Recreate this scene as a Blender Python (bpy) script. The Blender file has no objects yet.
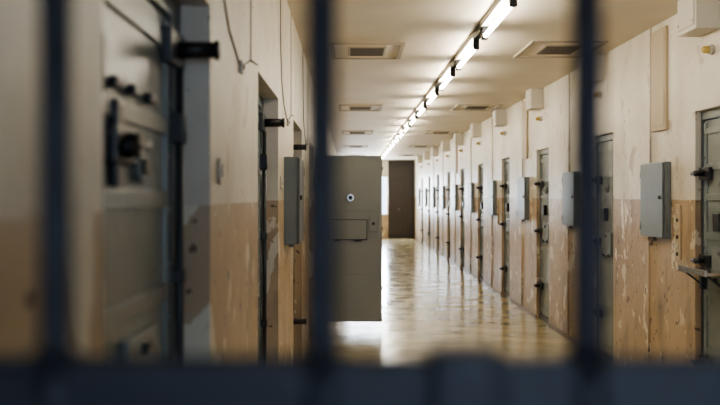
import bpy, bmesh, math, random
from mathutils import Vector, Matrix
random.seed(3)
XL, XR = -0.42, 2.33
ZC = 2.83
YB, YE = -2.6, 36.0
PL, PR = 2.86, 2.87

# ---------------------------------------------------------------- materials
def new_mat(name):
    m = bpy.data.materials.new(name); m.use_nodes = True
    nt = m.node_tree
    return m, nt, nt.nodes['Principled BSDF']

def simple(name, col, rough=0.5, metal=0.0, var=0.12, scale=6, bump=0.1, bscale=60, spec=0.5, scuff=None):
    m, nt, b = new_mat(name)
    geo = nt.nodes.new('ShaderNodeNewGeometry')
    n = nt.nodes.new('ShaderNodeTexNoise'); n.inputs['Scale'].default_value = scale; n.inputs['Detail'].default_value = 6
    nt.links.new(geo.outputs['Position'], n.inputs['Vector'])
    mx = nt.nodes.new('ShaderNodeMix'); mx.data_type = 'RGBA'
    mx.inputs[6].default_value = (*[c*(1-var) for c in col], 1)
    mx.inputs[7].default_value = (*[min(1, c*(1+var)) for c in col], 1)
    nt.links.new(n.outputs['Fac'], mx.inputs[0])
    out = mx.outputs[2]
    if scuff:
        n3 = nt.nodes.new('ShaderNodeTexNoise'); n3.inputs['Scale'].default_value = 11; n3.inputs['Detail'].default_value = 10
        nt.links.new(geo.outputs['Position'], n3.inputs['Vector'])
        r = nt.nodes.new('ShaderNodeMapRange'); r.inputs[1].default_value = .62; r.inputs[2].default_value = .70
        r.inputs[4].default_value = .45
        nt.links.new(n3.outputs['Fac'], r.inputs[0])
        m2 = nt.nodes.new('ShaderNodeMix'); m2.data_type = 'RGBA'
        nt.links.new(r.outputs[0], m2.inputs[0]); nt.links.new(out, m2.inputs[6]); m2.inputs[7].default_value = (*scuff, 1)
        out = m2.outputs[2]
    nt.links.new(out, b.inputs['Base Color'])
    b.inputs['Roughness'].default_value = rough
    b.inputs['Metallic'].default_value = metal
    b.inputs['Specular IOR Level'].default_value = spec
    if bump:
        n2 = nt.nodes.new('ShaderNodeTexNoise'); n2.inputs['Scale'].default_value = bscale
        nt.links.new(geo.outputs['Position'], n2.inputs['Vector'])
        bp = nt.nodes.new('ShaderNodeBump'); bp.inputs['Strength'].default_value = bump; bp.inputs['Distance'].default_value = 0.01
        nt.links.new(n2.outputs['Fac'], bp.inputs['Height'])
        nt.links.new(bp.outputs['Normal'], b.inputs['Normal'])
    return m

def emis(name, col, s):
    m, nt, b = new_mat(name)
    b.inputs['Base Color'].default_value = (*col, 1)
    b.inputs['Emission Color'].default_value = (*col, 1)
    b.inputs['Emission Strength'].default_value = s
    return m

def wall_mat():
    m, nt, b = new_mat('two_tone_plaster')
    N = nt.nodes; L = nt.links
    geo = N.new('ShaderNodeNewGeometry')
    sep = N.new('ShaderNodeSeparateXYZ'); L.new(geo.outputs['Position'], sep.inputs[0])
    nz = N.new('ShaderNodeTexNoise'); nz.inputs['Scale'].default_value = 9; nz.inputs['Detail'].default_value = 5
    L.new(geo.outputs['Position'], nz.inputs['Vector'])
    ma = N.new('ShaderNodeMath'); ma.operation = 'MULTIPLY_ADD'; ma.inputs[1].default_value = 0.02
    L.new(nz.outputs['Fac'], ma.inputs[0]); L.new(sep.outputs['Z'], ma.inputs[2])
    gt = N.new('ShaderNodeMath'); gt.operation = 'GREATER_THAN'; gt.inputs[1].default_value = 1.513
    L.new(ma.outputs[0], gt.inputs[0])
    def noise(scale, det, sx=1, sy=1, sz=1, off=0, dist=0):
        mp = N.new('ShaderNodeMapping'); mp.inputs['Scale'].default_value = (sx, sy, sz)
        mp.inputs['Location'].default_value = (off, off, off)
        L.new(geo.outputs['Position'], mp.inputs[0])
        n = N.new('ShaderNodeTexNoise'); n.inputs['Scale'].default_value = scale; n.inputs['Detail'].default_value = det
        n.inputs['Distortion'].default_value = dist
        L.new(mp.outputs[0], n.inputs['Vector']); return n.outputs['Fac']
    def ramp(src, p0, p1, t0=0, t1=1):
        r = N.new('ShaderNodeMapRange'); r.inputs[1].default_value = p0; r.inputs[2].default_value = p1
        r.inputs[3].default_value = t0; r.inputs[4].default_value = t1
        L.new(src, r.inputs[0]); return r.outputs[0]
    def mix(f, a, c):
        x = N.new('ShaderNodeMix'); x.data_type = 'RGBA'
        L.new(f, x.inputs[0])
        for s, v in ((6, a), (7, c)):
            if isinstance(v, tuple): x.inputs[s].default_value = (*v, 1)
            else: L.new(v, x.inputs[s])
        return x.outputs[2]
    up = mix(ramp(noise(1.3, 8), .35, .65), (.63, .565, .455), (.78, .74, .65))
    up = mix(ramp(noise(2.2, 9, 1, 1, .6, 4), .52, .75, 0, .75), up, (.46, .38, .27))
    up = mix(ramp(noise(5, 10, 1, 1, .8, 9), .64, .655, 0, .75), up, (.46, .37, .26))
    up = mix(ramp(noise(22, 6, 1, 1, 1, 2), .69, .71), up, (.25, .19, .13))
    lo = mix(ramp(noise(1.1, 9, 1, 1, .8, 3), .35, .65), (.40, .285, .17), (.54, .415, .275))
    lo = mix(ramp(noise(2.6, 10, 1.3, 1.3, .6, 7), .52, .72, 0, .8), lo, (.24, .17, .105))
    lo = mix(ramp(noise(3.0, 10, 1, 1, .75, 15, .4), .605, .612), lo, (.74, .67, .54))
    lo = mix(ramp(noise(7, 9, 1, 1, .8, 5), .635, .645), lo, (.68, .60, .47))
    lo = mix(ramp(noise(14, 8, 1, 1, 1, 8), .65, .66), lo, (.17, .12, .08))
    col = mix(gt.outputs[0], lo, up)
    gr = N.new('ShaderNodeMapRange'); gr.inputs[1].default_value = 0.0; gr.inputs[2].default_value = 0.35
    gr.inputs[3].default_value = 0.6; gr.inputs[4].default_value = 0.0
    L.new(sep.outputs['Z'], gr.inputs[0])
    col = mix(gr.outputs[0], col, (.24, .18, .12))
    L.new(col, b.inputs['Base Color'])
    b.inputs['Roughness'].default_value = 0.40
    bp = N.new('ShaderNodeBump'); bp.inputs['Strength'].default_value = .45; bp.inputs['Distance'].default_value = .014
    L.new(noise(9, 8), bp.inputs['Height']); L.new(bp.outputs['Normal'], b.inputs['Normal'])
    return m

def floor_mat():
    m, nt, b = new_mat('waxed_linoleum')
    N = nt.nodes; L = nt.links
    geo = N.new('ShaderNodeNewGeometry')
    n = N.new('ShaderNodeTexNoise'); n.inputs['Scale'].default_value = 1.8; n.inputs['Detail'].default_value = 9
    L.new(geo.outputs['Position'], n.inputs['Vector'])
    f = N.new('ShaderNodeMapRange'); f.inputs[1].default_value = .3; f.inputs[2].default_value = .7
    L.new(n.outputs['Fac'], f.inputs[0])
    x = N.new('ShaderNodeMix'); x.data_type = 'RGBA'
    x.inputs[6].default_value = (.36, .295, .155, 1); x.inputs[7].default_value = (.56, .48, .29, 1)
    L.new(f.outputs[0], x.inputs[0]); L.new(x.outputs[2], b.inputs['Base Color'])
    r = N.new('ShaderNodeMapRange'); r.inputs[1].default_value = .35; r.inputs[2].default_value = .65
    r.inputs[3].default_value = .10; r.inputs[4].default_value = .24
    n3 = N.new('ShaderNodeTexNoise'); n3.inputs['Scale'].default_value = 3; n3.inputs['Detail'].default_value = 8
    L.new(geo.outputs['Position'], n3.inputs['Vector'])
    L.new(n3.outputs['Fac'], r.inputs[0]); L.new(r.outputs[0], b.inputs['Roughness'])
    b.inputs['Specular IOR Level'].default_value = 1.0
    b.inputs['IOR'].default_value = 1.55
    n2 = N.new('ShaderNodeTexNoise'); n2.inputs['Scale'].default_value = 5; n2.inputs['Detail'].default_value = 3
    L.new(geo.outputs['Position'], n2.inputs['Vector'])
    bp = N.new('ShaderNodeBump'); bp.inputs['Strength'].default_value = .28; bp.inputs['Distance'].default_value = .010
    L.new(n2.outputs['Fac'], bp.inputs['Height']); L.new(bp.outputs['Normal'], b.inputs['Normal'])
    return m

WALL = wall_mat(); FLOOR = floor_mat()
CEIL = simple('ceiling_paint', (.72, .65, .54), .6, var=.15, scale=1.5, bump=.2, bscale=14)
STEEL = simple('grey_green_door_paint', (.21, .24, .235), .27, var=.2, scale=5, bump=.12, bscale=25, scuff=(.12, .12, .11))
STEEL_D = simple('dark_frame_paint', (.05, .058, .062), .4)
LEAFG = simple('olive_grey_door_paint', (.25, .255, .23), .33, var=.08, scale=3, bump=.05)
BLACK = simple('black_iron', (.016, .016, .018), .4, bump=.1)
BLUE = simple('dark_blue_bar_paint', (.007, .010, .019), .5, var=.4, scale=30, bump=.2, bscale=90)  # bars' unlit side and blue daylight cast put into the colour
BOXG = simple('cabinet_grey_paint', (.17, .195, .205), .4, var=.1, scuff=(.10, .11, .11))
WHITE = simple('white_enamel', (.68, .64, .56), .45, var=.08)
CREAM = simple('cream_cover', (.50, .40, .27), .5, var=.1)
BRIGHTM = simple('polished_steel', (.6, .6, .58), .25, metal=1.0)
YEL = simple('amber_glass', (.62, .45, .14), .2)
BROWN = simple('dark_brown_paint', (.036, .027, .022), .45)  # darkness of the far passage opening put into the colour
SKIRT = simple('skirting_paint', (.20, .14, .09), .4)
DARKV = simple('vent_dark', (.12, .10, .08), .7)
VENT = simple('vent_frame_paint', (.43, .37, .28), .6)
TUBE = emis('fluorescent_tube_glow', (1.0, .92, .765), 66)

def glass_mat():
    m = bpy.data.materials.new('window_glass'); m.use_nodes = True
    nt = m.node_tree; nt.nodes.clear()
    o = nt.nodes.new('ShaderNodeOutputMaterial'); mx = nt.nodes.new('ShaderNodeMixShader')
    t = nt.nodes.new('ShaderNodeBsdfTransparent'); g = nt.nodes.new('ShaderNodeBsdfGlossy')
    g.inputs['Roughness'].default_value = .05; mx.inputs[0].default_value = .08
    nt.links.new(t.outputs[0], mx.inputs[1]); nt.links.new(g.outputs[0], mx.inputs[2]); nt.links.new(mx.outputs[0], o.inputs[0])
    return m
GLASS = glass_mat()

# ---------------------------------------------------------------- builder
class B:
    def __init__(s): s.bm = bmesh.new(); s.mats = []
    def mi(s, m):
        if m not in s.mats: s.mats.append(m)
        return s.mats.index(m)
    def _tag(s, faces, m, smooth=False):
        i = s.mi(m)
        for f in faces: f.material_index = i; f.smooth = smooth
    def box(s, x0, x1, y0, y1, z0, z1, m, bev=0.0):
        x0, x1 = sorted((x0, x1)); y0, y1 = sorted((y0, y1)); z0, z1 = sorted((z0, z1))
        t = bmesh.new()
        bmesh.ops.create_cube(t, size=1)
        for v in t.verts:
            v.co = Vector(((x0+x1)/2+v.co.x*(x1-x0), (y0+y1)/2+v.co.y*(y1-y0), (z0+z1)/2+v.co.z*(z1-z0)))
        if bev: bmesh.ops.bevel(t, geom=t.edges[:], offset=bev, segments=2, affect='EDGES', profile=.6)
        s._merge(t, m, False)
    def _merge(s, t, m, smooth):
        me = bpy.data.meshes.new('tmp'); t.to_mesh(me); t.free()
        n0 = len(s.bm.faces); s.bm.from_mesh(me); bpy.data.meshes.remove(me)
        s.bm.faces.ensure_lookup_table()
        s._tag(s.bm.faces[n0:], m, smooth)
    def cyl(s, p0, p1, r, m, seg=20, r2=None, bev=0):
        p0 = Vector(p0); p1 = Vector(p1); d = p1-p0
        t = bmesh.new()
        bmesh.ops.create_cone(t, cap_ends=True, segments=seg, radius1=r, radius2=r if r2 is None else r2, depth=d.length)
        if bev:
            es = [e for e in t.edges if len([f for f in e.link_faces if len(f.verts) > 4]) == 1]
            bmesh.ops.bevel(t, geom=es, offset=bev, segments=2, affect='EDGES')
        q = Vector((0, 0, 1)).rotation_difference(d.normalized())
        M = Matrix.Translation((p0+p1)/2) @ q.to_matrix().to_4x4()
        t.transform(M)
        n0 = len(s.bm.faces); s._merge(t, m, True)
        s.bm.faces.ensure_lookup_table()
        for f in s.bm.faces[n0:]:
            if len(f.verts) > 4: f.smooth = False
    def sph(s, c, r, m, sc=(1, 1, 1)):
        t = bmesh.new(); bmesh.ops.create_uvsphere(t, u_segments=20, v_segments=12, radius=r)
        for v in t.verts: v.co = Vector((c[0]+v.co.x*sc[0], c[1]+v.co.y*sc[1], c[2]+v.co.z*sc[2]))
        s._merge(t, m, True)
    def path(s, pts, r, m):
        for a, b in zip(pts, pts[1:]):
            s.cyl(a, b, r, m, 10)
        for p in pts[1:-1]: s.sph(p, r, m)
    def mesh(s, name):
        me = bpy.data.meshes.new(name); s.bm.to_mesh(me); s.bm.free()
        for m in s.mats: me.materials.append(m)
        return me
    def obj(s, name, loc=(0, 0, 0)):
        return place(s.mesh(name), name, loc)

def place(me, name, loc=(0, 0, 0)):
    o = bpy.data.objects.new(name, me); o.location = loc
    bpy.context.scene.collection.objects.link(o); return o

# ---------------------------------------------------------------- room shell
OH = 2.1
left_open = [(1.70+PL*n, 3.0+PL*n) for n in range(0, 12)]
right_open = [(5.98+PR*n, 6.75+PR*n) for n in range(-1, 10)]
OPEN_N = 3
T = 0.34
def wall(name, x0, x1, opens):
    b = B(); y = YB
    for (a, c) in opens:
        b.box(x0, x1, y, a, 0, ZC, WALL)
        b.box(x0, x1, a, c, OH, ZC, WALL)
        y = c
    b.box(x0, x1, y, YE, 0, ZC, WALL)
    return b.obj(name)
wall('wall_left', XL-T, XL, left_open)
wall('wall_right', XR, XR+T, right_open)
b = B(); b.box(-4.2, XR+T, YB-.2, YE+.2, -.12, 0, FLOOR); b.obj('floor')
b = B(); b.box(-4.2, XR+T, YB-.2, YE+.2, ZC, ZC+.12, CEIL); b.obj('ceiling')
c0, c1 = left_open[OPEN_N]
b = B()
b.box(-4.0, XL-T, c0-.75, c0-.6, 0, ZC, WALL); b.box(-4.0, XL-T, c1+.6, c1+.75, 0, ZC, WALL)
b.box(-4.15, -4.0, c0-.75, c1+.75, 0, ZC, WALL); b.obj('wall_cell')

def end_wall(name, y0, y1, wx0, wx1, wz0, wz1):
    b = B()
    b.box(XL-T, wx0, y0, y1, 0, ZC, WALL); b.box(wx1, XR+T, y0, y1, 0, ZC, WALL)
    b.box(wx0, wx1, y0, y1, 0, wz0, WALL); b.box(wx0, wx1, y0, y1, wz1, ZC, WALL)
    b.obj(name)
end_wall('wall_far', YE, YE+.2, -.1, 1.36, .85, 2.25)
end_wall('wall_back', YB-.2, YB, .1, 1.8, .9, 2.3)
def window(name, y, x0, x1, z0, z1):
    b = B(); f = .04
    for xa, xb in ((x0, x0+f), (x1-f, x1), ((x0+x1)/2-f/2, (x0+x1)/2+f/2)): b.box(xa, xb, y-.03, y+.03, z0, z1, WHITE, .004)
    for za, zb in ((z0, z0+f), (z1-f, z1)): b.box(x0, x1, y-.035, y+.035, za, zb, WHITE, .004)
    b.box(x0+.02, x1-.02, y-.004, y+.004, z0+.02, z1-.02, GLASS)
    b.box(x0-.04, x1+.04, y-.12, y-.03, z0-.03, z0+.004, WHITE, .004)
    b.obj(name)
window('window_1', YE+.12, -.1, 1.36, .85, 2.25)
window('window_2', YB-.08, .1, 1.8, .9, 2.3)
b = B()
b.box(1.38, 2.31, YE-.05, YE-.001, 0, ZC-.02, BROWN, .004)
for z0, z1 in ((.15, .95), (1.1, 2.0), (2.15, 2.7)):
    b.box(1.46, 1.82, YE-.065, YE-.05, z0, z1, BROWN, .008); b.box(1.88, 2.24, YE-.065, YE-.05, z0, z1, BROWN, .008)
b.cyl((1.80, YE-.10, 1.05), (1.80, YE-.05, 1.05), .012, BRIGHTM); b.cyl((1.72, YE-.10, 1.05), (1.81, YE-.10, 1.05), .01, BRIGHTM)
b.obj('door_far_passage')  # dark panelled door added in place of the dark passage opening

# ---------------------------------------------------------------- cell doors
def door_mesh(name, s, W, u0, u1, rec, style):
    """s:+1 corridor is +x (left wall), -1 corridor is -x. local origin: wall face, near corner, floor."""
    b = B()
    bx = lambda d0, d1, a, c, z0, z1, m, bev=0.0: b.box(s*d0, s*d1, a, c, z0, z1, m, bev)
    cy = lambda p, q, r, m, **k: b.cyl((s*p[0], p[1], p[2]), (s*q[0], q[1], q[2]), r, m, **k)
    st = STEEL
    D = -rec
    bx(D-.10, D+.012, 0, u0, 0, OH, STEEL_D, .004)
    bx(D-.10, D+.012, u1, W, 0, OH, STEEL_D, .004)
    bx(D-.10, D+.012, u0, u1, OH-.06, OH, STEEL, .004)
    bx(D-.16, D+.02, 0, W, 0, .06, STEEL_D, .004)
    bx(D-.05, D-.002, u0+.006, u1-.006, .065, OH-.066, st, .004)
    for a, c in ((u0+.01, u0+.06), (u1-.06, u1-.01)): bx(D-.004, D+.008, a, c, .08, OH-.08, st, .003)
    for z in (.10, .48, .86, 1.24, 1.50, 1.70, 1.94):
        bx(D-.004, D+.008, u0+.06, u1-.06, z, z+.045, st, .003)
    um = (u0+u1)/2
    bx(D-.002, D+.02, um-.17, um+.17, .98, 1.20, st, .006)
    for a in (um-.1, um+.1): cy((D+.022, a-.03, .985), (D+.022, a+.03, .985), .012, BLACK)
    bx(D+.015, D+.035, um-.03, um+.03, 1.15, 1.175, BLACK, .004)
    cy((D, um, 1.60), (D+.02, um, 1.60), .04, st, bev=.004)
    cy((D+.02, um, 1.60), (D+.026, um, 1.60), .02, BLACK)
    z = .14
    while z < OH-.12:
        for a in (u0+.035, u1-.035): b.sph((s*(D+.009), a, z), .007, st)
        z += .15
    for z in (.3, 1.05, 1.8):
        cy((D+.012, u0, z-.06), (D+.012, u0, z+.06), .013, STEEL_D, bev=.003)
    if style == 'L':
        ul = um-.25
        bx(D, D+.035, ul-.10, ul+.10, 1.60, 1.68, BLACK, .008)
        bx(D, D+.02, ul-.03, ul+.05, 1.55, 1.74, BLACK, .006)
        cy((D+.03, ul, 1.64), (D+.065, ul, 1.64), .028, BLACK, bev=.004)
        cy((D+.055, ul-.09, 1.635), (D+.055, ul+.11, 1.645), .013, BLACK, bev=.003)
        for a in (um-.26, um-.08, um+.12):
            bx(D, D+.022, a-.035, a+.035, 1.765, 1.79, BLACK, .006)
        for z in (1.95, .45):
            bx(D, D+.03, u1-.10, W-.03, z-.05, z+.05, STEEL_D, .006)
            cy((D+.0, W-.12, z), (D+.13, W-.12, z), .024, BLACK, bev=.004)
            cy((D+.13, W-.12, z), (D+.145, W-.12, z), .029, BLACK, bev=.004)
        cy((D+.03, W-.12, .5), (D+.03, W-.12, 1.9), .011, STEEL_D)
        for z in (.8, 1.3, 1.7): bx(D, D+.045, W-.145, W-.095, z-.02, z+.02, BLACK, .004)
        bx(D, D+.045, W-.15, W-.10, 1.68, 1.77, BLACK, .006)
    else:
        for z in (1.68, 1.10, .42):
            bx(D, D+.03, u1-.17, W-.01, z-.04, z+.04, BLACK, .006)
            cy((D+.02, u1-.07, z), (D+rec+.045, u1-.07, z), .02, BLACK, bev=.004)
            cy((D+rec+.03, u1-.12, z), (D+rec+.03, u1+.01, z), .013, BLACK, bev=.003)
        bx(D, D+.04, um-.02, um+.1, 1.30, 1.42, BLACK, .008)
    return b.mesh(name)

dl = door_mesh('cell_door_left', 1, 1.30, .32, 1.15, .10, 'L')
dr = door_mesh('cell_door_right', -1, .77, .03, .74, .05, 'R')
k = 1
for i, (a, c) in enumerate(left_open):
    if i == OPEN_N: continue
    place(dl, 'door_%d' % k, (XL, a, 0)); k += 1
for (a, c) in right_open:
    place(dr, 'door_%d' % k, (XR, a, 0)); k += 1

b = B()
a, c = left_open[OPEN_N]
b.box(XL-.20, XL-.10, a, a+.32, 0, OH, STEEL_D, .004); b.box(XL-.20, XL-.10, c-.04, c, 0, OH, STEEL_D, .004)
b.box(XL-.20, XL-.10, a, c, OH-.06, OH, STEEL, .004); b.box(XL-.24, XL-.08, a, c, 0, .06, STEEL_D, .004)
b.obj('door_frame_open_cell')
b = B()
y = c+.03; x0, x1 = XL+.01, .372; z0, z1 = .07, 2.0
b.box(x0, x1, y, y+.05, z0, z1, LEAFG, .004)
for xa, xb in ((x0, x0+.045), (x1-.045, x1)): b.box(xa, xb, y-.008, y, z0, z1, LEAFG, .003)
for za, zb in ((z0, z0+.045), (z1-.045, z1), (1.36, 1.375), (.62, .63)): b.box(x0+.045, x1-.045, y-.008, y, za, zb, LEAFG, .003)
b.box(-.26, .20, y-.010, y-.001, 1.02, 1.26, STEEL_D, .003)
b.box(-.25, .19, y-.018, y-.004, 1.03, 1.25, LEAFG, .005)
b.box(-.20, .14, y-.024, y-.016, 1.07, 1.21, LEAFG, .004)
for xx in (-.15, .09): b.cyl((xx-.04, y-.02, 1.02), (xx+.04, y-.02, 1.02), .012, STEEL_D)
b.cyl((.005, y-.02, 1.51), (.005, y, 1.51), .052, LEAFG, bev=.004)
b.cyl((.005, y-.026, 1.51), (.005, y-.015, 1.51), .042, BRIGHTM, bev=.003)
b.cyl((.005, y-.032, 1.51), (.005, y-.02, 1.51), .024, BLACK)
b.box(.22, .32, y-.02, y, 1.12, 1.3, LEAFG, .005); b.cyl((.27, y-.03, 1.21), (.27, y, 1.21), .018, BLACK)
for z in [z0+.02+.118*i for i in range(17)]:
    for xx in (x0+.022, x1-.022): b.sph((xx, y-.009, z), .006, BRIGHTM)
for z in (.35, 1.7):
    b.cyl((x0+.0, y+.02, z-.07), (x0+.0, y+.02, z+.07), .02, STEEL_D, bev=.003)
for z in (.45, 1.15, 1.85): b.box(x1-.002, x1+.012, y+.012, y+.038, z-.02, z+.02, BLACK, .004)
b.obj('door_open_cell_leaf')

# ---------------------------------------------------------------- cabinets
def cabinet(s, dep, ln):
    b = B(); bx = lambda d0, d1, a, c, z0, z1, m, bev=0.0: b.box(s*d0, s*d1, a, c, z0, z1, m, bev)
    bx(0, dep-.015, 0, ln, 0, .56, BOXG, .004)
    bx(dep-.012, dep, .006, ln-.006, .006, .554, BOXG, .004)
    b.cyl((s*dep, .06, .3), (s*(dep+.012), .06, .3), .014, BLACK)
    for z in (.08, .48): b.cyl((s*(dep-.005), ln-.003, z-.03), (s*(dep-.005), ln-.003, z+.03), .008, BOXG)
    b.cyl((s*.03, .3, -.0), (s*.03, .3, -.03), .014, BOXG)
    return b.mesh('electrical_cabinet')
cl, cr = cabinet(1, .10, .60), cabinet(-1, .065, .56)
for n in range(9):
    if n != 1: place(cl, 'electrical_cabinet', (XL, 6.36+PL*n, 1.22))
for n in range(10): place(cr, 'electrical_cabinet', (XR, 7.25+PR*n, 1.22))

def housing():
    b = B()
    b.box(-.15, 0, 0, .36, 0, ZC-2.59, WHITE, .006)
    b.box(-.158, -.15, .03, .33, .03, ZC-2.59-.03, WHITE, .004)
    for yy in (.05, .31): b.cyl((-.162, yy, .06), (-.158, yy, .06), .008, BRIGHTM)
    return b.mesh('junction_housing')
hm = housing()
for n in range(10): place(hm, 'junction_housing', (XR, 6.30+PR*n, 2.59-.001))
def siglamp():
    b = B()
    b.cyl((0, 0, 0), (-.025, 0, 0), .034, WHITE, bev=.004)
    b.cyl((-.025, 0, 0), (-.05, 0, 0), .024, YEL); b.sph((-.05, 0, 0), .024, YEL)
    return b.mesh('signal_lamp')
sl = siglamp()
for n in range(10): place(sl, 'signal_lamp', (XR, 6.42+PR*n, 2.47))

b = B()
b.box(XR-.16, XR-.002, 6.10, 6.60, 1.04, 1.058, BRIGHTM, .004)
b.box(XR-.165, XR-.15, 6.10, 6.60, 1.035, 1.075, BRIGHTM, .003)
for yy in (6.15, 6.55):
    b.path([(XR-.14, yy, 1.04), (XR-.01, yy, .94)], .007, STEEL_D)
    b.box(XR-.038, XR-.002, yy-.02, yy+.02, .92, 1.04, STEEL_D, .003)
b.obj('food_hatch_tray')

for n in range(0, 8):
    b = B()
    if n in (0, 2, 5):
        b.box(XR-.02, XR, 7.32, 7.68, 2.02, 2.78, CREAM, .004); b.box(XR-.024, XR-.02, 7.35, 7.65, 2.05, 2.75, CREAM, .003)
        o = b.obj('cable_cover_panel', (0, PR*n, 0)); b = B()
    if n in (0, 3):
        b.box(XR-.015, XR, 7.02, 7.12, 1.08, 1.47, CREAM, .004)
        for i in range(6): b.cyl((XR-.022, 7.07, 1.12+.06*i), (XR-.015, 7.07, 1.12+.06*i), .014, WHITE if i % 2 else BLACK)
        b.obj('call_button_strip', (0, PR*n, 0)); b = B()
    b.cyl((XR-.008, 7.77, .02), (XR-.008, 7.77, 1.21), .007, WALL)
    b.cyl((XR-.008, 7.73, 1.785), (XR-.008, 7.73, ZC), .007, WALL)
    b.obj('wall_conduit', (0, PR*n, 0))

for n in range(0, 4):
    b = B(); X = XL+.004
    b.path([(X, 3.12, ZC), (X, 3.14, 2.45), (X, 3.24, 2.22), (X, 3.45, 2.10), (X, 3.8, 2.02)], .003, DARKV)
    b.path([(X, 3.8, 2.02), (X, 4.0, 2.06), (X, 4.2, 2.10), (X, 4.5, 2.12)], .003, DARKV)
    b.path([(X, 4.2, 2.10), (X, 4.2, ZC)], .003, VENT)
    b.obj('wall_cable', (0, PL*n, 0))
    b = B()
    b.box(XL, XL+.016, 3.775, 3.825, 1.995, 2.045, WHITE, .006); b.box(XL+.016, XL+.02, 3.79, 3.81, 2.01, 2.03, DARKV, .002)
    b.obj('junction_switch', (0, PL*n, 0))
    b = B()
    b.cyl((XL, 3.19, 1.61), (XL+.012, 3.19, 1.61), .045, WHITE, bev=.005); b.cyl((XL+.012, 3.19, 1.61), (XL+.018, 3.19, 1.61), .02, WHITE)
    b.obj('push_button', (0, PL*n, 0))

for nm, x0, x1, ops in (('baseboard_left', XL, XL+.012, left_open), ('baseboard_right', XR-.012, XR, right_open)):
    b = B(); y = YB
    for a, c in ops: b.box(x0, x1, y, a, 0, .05, SKIRT); y = c
    b.box(x0, x1, y, YE, 0, .05, SKIRT); b.obj(nm)

# ---------------------------------------------------------------- ceiling vents
def vent(w, l):
    b = B(); f = .04
    b.box(0, w, 0, l, -.006, 0, CEIL)
    for xa, xb, ya, yb in ((0, f, 0, l), (w-f, w, 0, l), (f, w-f, 0, f), (f, w-f, l-f, l)): b.box(xa, xb, ya, yb, -.018, 0, VENT, .004)
    b.box(.24*w, .76*w, .24*l, .76*l, -.014, -.004, VENT, .003)
    for i in range(9):
        y = .28*l+(.44*l)*i/8
        b.box(.27*w, .73*w, y-.012, y+.012, -.02, -.012, DARKV)
    return b.mesh('ceiling_vent')
v1 = vent(.64, .95)
for n in range(5):
    place(v1, 'ceiling_vent', (-.17, 8.45+5.74*n, ZC)); place(v1, 'ceiling_vent', (1.52, 8.35+5.74*n, ZC))

# ---------------------------------------------------------------- fluorescent lamps
def lamp():
    b = B()
    b.box(-.03, .03, 0, 1.36, .07, .115, WHITE, .004)
    for yy in (.0, 1.30):
        b.box(-.022, .022, yy, yy+.06, -.025, .075, BLACK, .006)
    b.cyl((0, .055, 0), (0, 1.305, 0), .017, TUBE, seg=16)
    b.cyl((0, .055, 0), (0, .085, 0), .0175, BRIGHTM, seg=16); b.cyl((0, 1.275, 0), (0, 1.305, 0), .0175, BRIGHTM, seg=16)
    return b.mesh('fluorescent_lamp')
lm = lamp(); LZ = 2.715
y = 4.3; b = B()
while y < 34.5:
    place(lm, 'fluorescent_lamp', (1.0, y, LZ))
    if y < 33: b.box(.975, 1.025, y+1.365, y+1.795, LZ+.05, LZ+.10, BLACK, .004)
    y += 1.80
b.obj('lamp_cable_rail')

# ---------------------------------------------------------------- barred gate
b = B(); GY = .70
xs = [-.206+.186*i for i in range(0, 14)]
RZ = (.30, 1.417, 2.45)
for x in [-.392]+xs:
    if x > XR-.03: continue
    b.cyl((x, GY, .06), (x, GY, ZC-.04), .0115, BLUE, seg=16)
for z in RZ:
    b.box(XL+.002, XR-.002, GY-.012, GY+.012, z-.055, z, BLUE, .004)
for x in [-.392]+xs:
    if x > XR-.03: continue
    for z in RZ: b.cyl((x, GY, z-.065), (x, GY, z+.006), .0165, BLUE, bev=.003)
b.box(XL+.001, XL+.02, GY-.02, GY+.02, 0, ZC-.001, BLUE, .003); b.box(XR-.03, XR-.001, GY-.02, GY+.02, 0, ZC-.001, BLUE, .003)
b.box(XL, XR, GY-.02, GY+.02, .0, .06, BLUE, .003); b.box(XL, XR, GY-.02, GY+.02, ZC-.05, ZC-.001, BLUE, .003)
b.box(.055, .105, GY-.022, GY+.022, 1.30, 1.424, BLUE, .006)
b.cyl((.08, GY-.03, 1.36), (.08, GY+.03, 1.36), .014, BLACK, bev=.003)
b.obj('barred_gate')

# ---------------------------------------------------------------- lights
w = bpy.data.worlds.new('World'); bpy.context.scene.world = w; w.use_nodes = True
bg = w.node_tree.nodes['Background']; bg.inputs[0].default_value = (.62, .78, 1.0, 1); bg.inputs[1].default_value = 5.0
def area(name, loc, rot, sx, sy, col, p):
    l = bpy.data.lights.new(name, 'AREA'); l.shape = 'RECTANGLE'; l.size = sx; l.size_y = sy; l.color = col; l.energy = p
    o = bpy.data.objects.new(name, l); o.location = loc; o.rotation_euler = rot; bpy.context.scene.collection.objects.link(o)
area('daylight_back_window', (.95, YB-.25, 1.6), (math.radians(90), 0, 0), 1.6, 1.3, (.55, .7, 1), 45)
area('daylight_far_window', (.62, YE+.3, 1.6), (math.radians(-90), 0, 0), 1.4, 1.3, (.8, .9, 1), 330)

sc = bpy.context.scene
try: sc.view_settings.look = 'AgX - Medium High Contrast'
except Exception as e: print(e)

# ---------------------------------------------------------------- camera
cd = bpy.data.cameras.new('camera'); cam = bpy.data.objects.new('camera', cd)
bpy.context.scene.collection.objects.link(cam)
cam.location = (0, 0, 1.53); cam.rotation_euler = (math.radians(90), 0, 0)
cd.lens = 50; cd.sensor_width = 36; cd.shift_x = 10/720; cd.shift_y = -6.5/720
cd.dof.use_dof = True; cd.dof.focus_distance = 8.5; cd.dof.aperture_fstop = 2.4
cd.clip_start = .02; cd.clip_end = 200
bpy.context.scene.camera = cam
